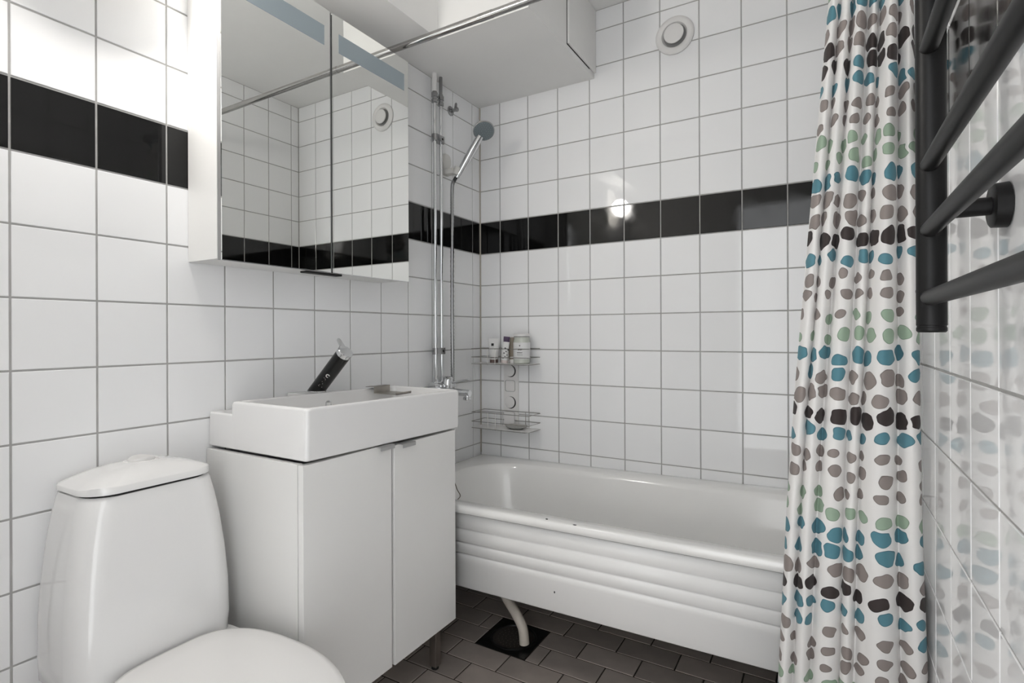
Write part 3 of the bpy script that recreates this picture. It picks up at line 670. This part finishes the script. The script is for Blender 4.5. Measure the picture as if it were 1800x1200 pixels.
MB().lathe((0, 0, 0.0003), (0, 0, 1), [(0, RJ - .004), (.004, RJ), (.100, RJ), (.108, RJ - .003), (.120, RJ - .003)], 40).build('glass_body', 'glass', jar, smooth=True)
MB().lathe((0, 0, 0.120), (0, 0, 1), [(0, RJ - .0015), (.002, RJ - .0015)], 40).build('dark_lid_seam', 'black', jar)
MB().lathe((0, 0, 0.122), (0, 0, 1), [(0, RJ), (.010, RJ), (.012, RJ - .002)], 40).build('lid', 'plastic', jar, smooth=True)
MB().lathe((0, 0, 0.022), (0, 0, 1), [(0, RJ + .0005), (.073, RJ + .0005)], 40).build('label', 'label', jar, smooth=True)
ink = MB(); A0 = math.radians(-72)
X_, Y_, Z_ = Vector((1, 0, 0)), Vector((0, 1, 0)), Vector((0, 0, 1))
def jm(da, w_deg, z, h): arc_patch(ink, A0 + math.radians(da), A0 + math.radians(da + w_deg), z, z + h, Z_, X_, Y_, RJ + .0012, 3)
jm(-6, 7, .082, .0016); jm(-4, 4, .078, .0035); jm(-7, 3, .080, .002)
for k in range(4): jm(-13 + 7 * k, 5, .061 + .001 * (k % 2), .004); jm(-11 + 7 * k, 2, .065, .003)
for k in range(6): jm(-22 + 6.2 * k, 4.6, .048, .0036 if k % 2 else .0028)
for k in range(7): jm(-22 + 5.8 * k, 4.2, .0395, .0016)
ink.build('label_print', 'ink', jar)
dsh = thing('soap_dish', 'oval grey glass soap dish in the lower caddy basket', 'soap dish', (0.236, -0.066, 0.66 + 0.012 + 0.0038))
sg = lambda a, b2, z: [Vector((a * math.cos(2 * math.pi * k / 32), b2 * math.sin(2 * math.pi * k / 32), z)) for k in range(32)]
MB().loft([sg(.026, .018, .0005), sg(.034, .024, .0008)]).build('foot', 'black', dsh, smooth=True)
MB().loft([sg(.030, .022, .001), sg(.048, .036, .008), sg(.055, .041, .015), sg(.053, .039, .0155), sg(.045, .033, .009), sg(.02, .015, .006)]).build('bowl', 'dish', dsh, smooth=60)

# plug cord in the tub
pcord = MB().tube(ch, 0.0016, 6).build('plug_cord', 'chain', None, smooth=True)
rel(pcord, tub)

# ---------------------------------------------------------------- curtain rod and curtain
RY, RZ = -0.716, 2.131
rod = thing('curtain_rod', 'straight chrome shower curtain rod spanning wall to wall above the bathtub', 'curtain rod', (0.8, RY, RZ))
MB().tube([(-0.797, 0, 0), (RW - 0.803, 0, 0)], 0.0122, 24).build('rod_tube', 'rod', rod, smooth=True)
MB().tube([(-0.32, 0, 0), (-0.27, 0, 0)], 0.0129, 24).build('rod_sleeve', 'rod', rod, smooth=True)
for x, s in ((-0.7995, 1), (RW - 0.8005, -1)):
    MB().lathe((x, 0, 0), (s, 0, 0), [(0, .024), (.004, .024), (.010, .016), (.018, .015)], 24).build('end_flange', 'chrome', rod, smooth=True)
def interp(tab, z):
    for (z0, v0), (z1, v1) in zip(tab, tab[1:]):
        if z0 >= z >= z1: return v0 + (v1 - v0) * (z0 - z) / (z0 - z1)
    return tab[0][1] if z > tab[0][0] else tab[-1][1]
XL = [(2.09, 1.466), (1.87, 1.4535), (1.43, 1.4185), (0.95, 1.3805), (0.68, 1.3635), (0.27, 1.3445), (0.08, 1.336)]
XR = [(2.09, 1.610), (1.87, 1.612), (1.10, 1.617), (0.72, 1.620), (0.40, 1.6285), (0.08, 1.6285)]
NZ = 70; NP = 48
zt, zb_ = 2.088, 0.085
CL = [0.062, 0.066, 0.080, 0.062, 0.118, 0.072]     # cloth length in each fold
WT = [0.95, 1.0, 1.1, 0.85, 1.2, 1.0]                 # share of the width, top
WB = [0.70, 0.80, 1.45, 0.62, 2.20, 1.15]            # share of the width, bottom
NF = len(CL); NS = NF * NP
def profile(w, A, b_=0.118):
    return [(w * (q / NP - b_ * math.sin(2 * math.pi * q / NP)), -A * math.cos(2 * math.pi * q / NP)) for q in range(NP + 1)]
def plen(P): return sum(math.hypot(P[i + 1][0] - P[i][0], P[i + 1][1] - P[i][1]) for i in range(len(P) - 1))
verts = []; UVU = []
for j in range(NZ + 1):
    t = j / NZ; z = zt + (zb_ - zt) * t; xl, xr = interp(XL, z), interp(XR, z)
    sh = [WT[k] * (1 - t) + WB[k] * t for k in range(NF)]; tot = sum(sh); row = []; us = []; x = xl; u0 = 0.0
    yc = -0.7165 - 0.036 * min(1, max(0, (2.09 - z) / 0.9))
    for k in range(NF):
        w = (xr - xl) * sh[k] / tot; L = CL[k] * 1.0
        lo, hi = 0.0, 0.06
        for _ in range(22):
            mid = (lo + hi) / 2
            if plen(profile(w, mid)) < L: lo = mid
            else: hi = mid
        A = max(0.0035, min(lo, 0.030)); P = profile(w, A); tl = plen(P); acc_l = 0.0
        for q in range(NP + (1 if k == NF - 1 else 0)):
            if q: acc_l += math.hypot(P[q][0] - P[q - 1][0], P[q][1] - P[q - 1][1])
            # the crest height is shared by neighbouring folds so the cloth stays whole
            e = q / NP; off = P[q][1]
            wob = 0.0030 * math.sin(2.3 * t + 1.7 * k + 3 * e) * math.sin(math.pi * e)
            xx = x + P[q][0] + 0.004 * math.sin(5.0 * t + 2.1 * k) * math.sin(math.pi * e) * t
            row.append([min(RW - 0.004, xx), yc - off - A + wob + 0.004, z]); us.append(u0 + CL[k] * acc_l / tl)
        x += w; u0 += CL[k]
    verts.append([Vector(p) for p in row]); UVU.append(us)
NS = len(verts[0]) - 1
cur = thing('shower_curtain', 'white shower curtain with teal, taupe, green and brown blob dots', 'curtain', (1.5, -0.74, 0.085))
me = bpy.data.meshes.new('curtain_fabric')
flat = [v - cur.location for r_ in verts for v in r_]
fs = [(j * (NS + 1) + i, j * (NS + 1) + i + 1, (j + 1) * (NS + 1) + i + 1, (j + 1) * (NS + 1) + i) for j in range(NZ) for i in range(NS)]
me.from_pydata(flat, [], fs); uvl = me.uv_layers.new(name='UVMap')
for lp in me.loops:
    j, i = divmod(lp.vertex_index, NS + 1); uvl.data[lp.index].uv = (UVU[j][i], verts[j][i].z)
me.shade_smooth(); me.materials.append(MT['curtain'])
co = bpy.data.objects.new('curtain_fabric', me); COL.objects.link(co); co.parent = cur
for k in range(NF):
    x = 1.466 + (1.610 - 1.466) * ((k + 0.5) / NF)
    ringp = [Vector((x - 1.5, RY + 0.74 + 0.0165 * math.cos(a), RZ - 0.085 - 0.006 + 0.021 * math.sin(a))) for a in [2 * math.pi * q / 20 for q in range(21)]]
    MB().tube(ringp, 0.0016, 6, caps=False).build('curtain_ring', 'chrome', cur, smooth=True)

# ---------------------------------------------------------------- towel radiator
RXC = 1.560
rad = thing('towel_radiator', 'matt black towel radiator with round rungs on the right wall', 'radiator', (RXC, -1.55, 1.107))
for yy, in ((0.237,), (-0.263,)):
    up_ = MB().lathe((0, yy, 0.0), (0, 0, 1), [(0, .014), (.002, .0158), (.006, .0158), (.0065, .0151), (.0085, .0151), (.009, .0159), (.80, .0159), (.802, .014)], 32).build('upright', 'matblack', rad, smooth=True)
for z in (0.0434, 0.1280, 0.2090, 0.3546, 0.4370, 0.5190, 0.6640, 0.7450):
    MB().tube([(-0.003, 0.237, z), (-0.003, -0.263, z)], 0.0098, 20).build('rung', 'matblack', rad, smooth=True)
for yy in (0.237, -0.263):
    for z in (0.152, 0.66):
        s_ = MB().lathe((0.012, yy, z), (1, 0, 0), [(0, .0110), (.046, .0110)], 20).build('bracket_stem', 'matblack', rad, smooth=True)
        MB().lathe((RW - RXC - 0.0165, yy, z), (1, 0, 0), [(0, .024), (.0015, .0262), (.0155, .0270)], 32).build('wall_rosette', 'matblack', s_, smooth=True)

# ---------------------------------------------------------------- wall lamp (just outside the photo, above the toilet)
wl = thing('wall_lamp', 'opal globe wall lamp with added white light shield on the left wall above the toilet', 'lamp', (0.0, -1.60, 2.015))
MB().lathe((0.0005, 0, 0), (1, 0, 0), [(0, .045), (.012, .045), (.016, .035), (.030, .018), (.110, .018)], 28).build('lamp_base', 'plastic', wl, smooth=True)
MB().lathe((0.062, 0, 0), (1, 0, 0), [(0, .04), (.012, .10), (.038, .140), (.0395, .139), (.014, .098), (.004, .04)], 40).build('added_light_shield', 'holder', wl, smooth=True)  # added cone that keeps the lamp's light off the wall around it
MB().lathe((0.105, 0, 0), (1, 0, 0), [(0.062 - 0.062 * math.cos(a), 0.062 * math.sin(a)) for a in [math.pi * (0.12 + 0.88 * k / 16) for k in range(17)]], 28).build('lamp_globe', 'globe', wl, smooth=True)
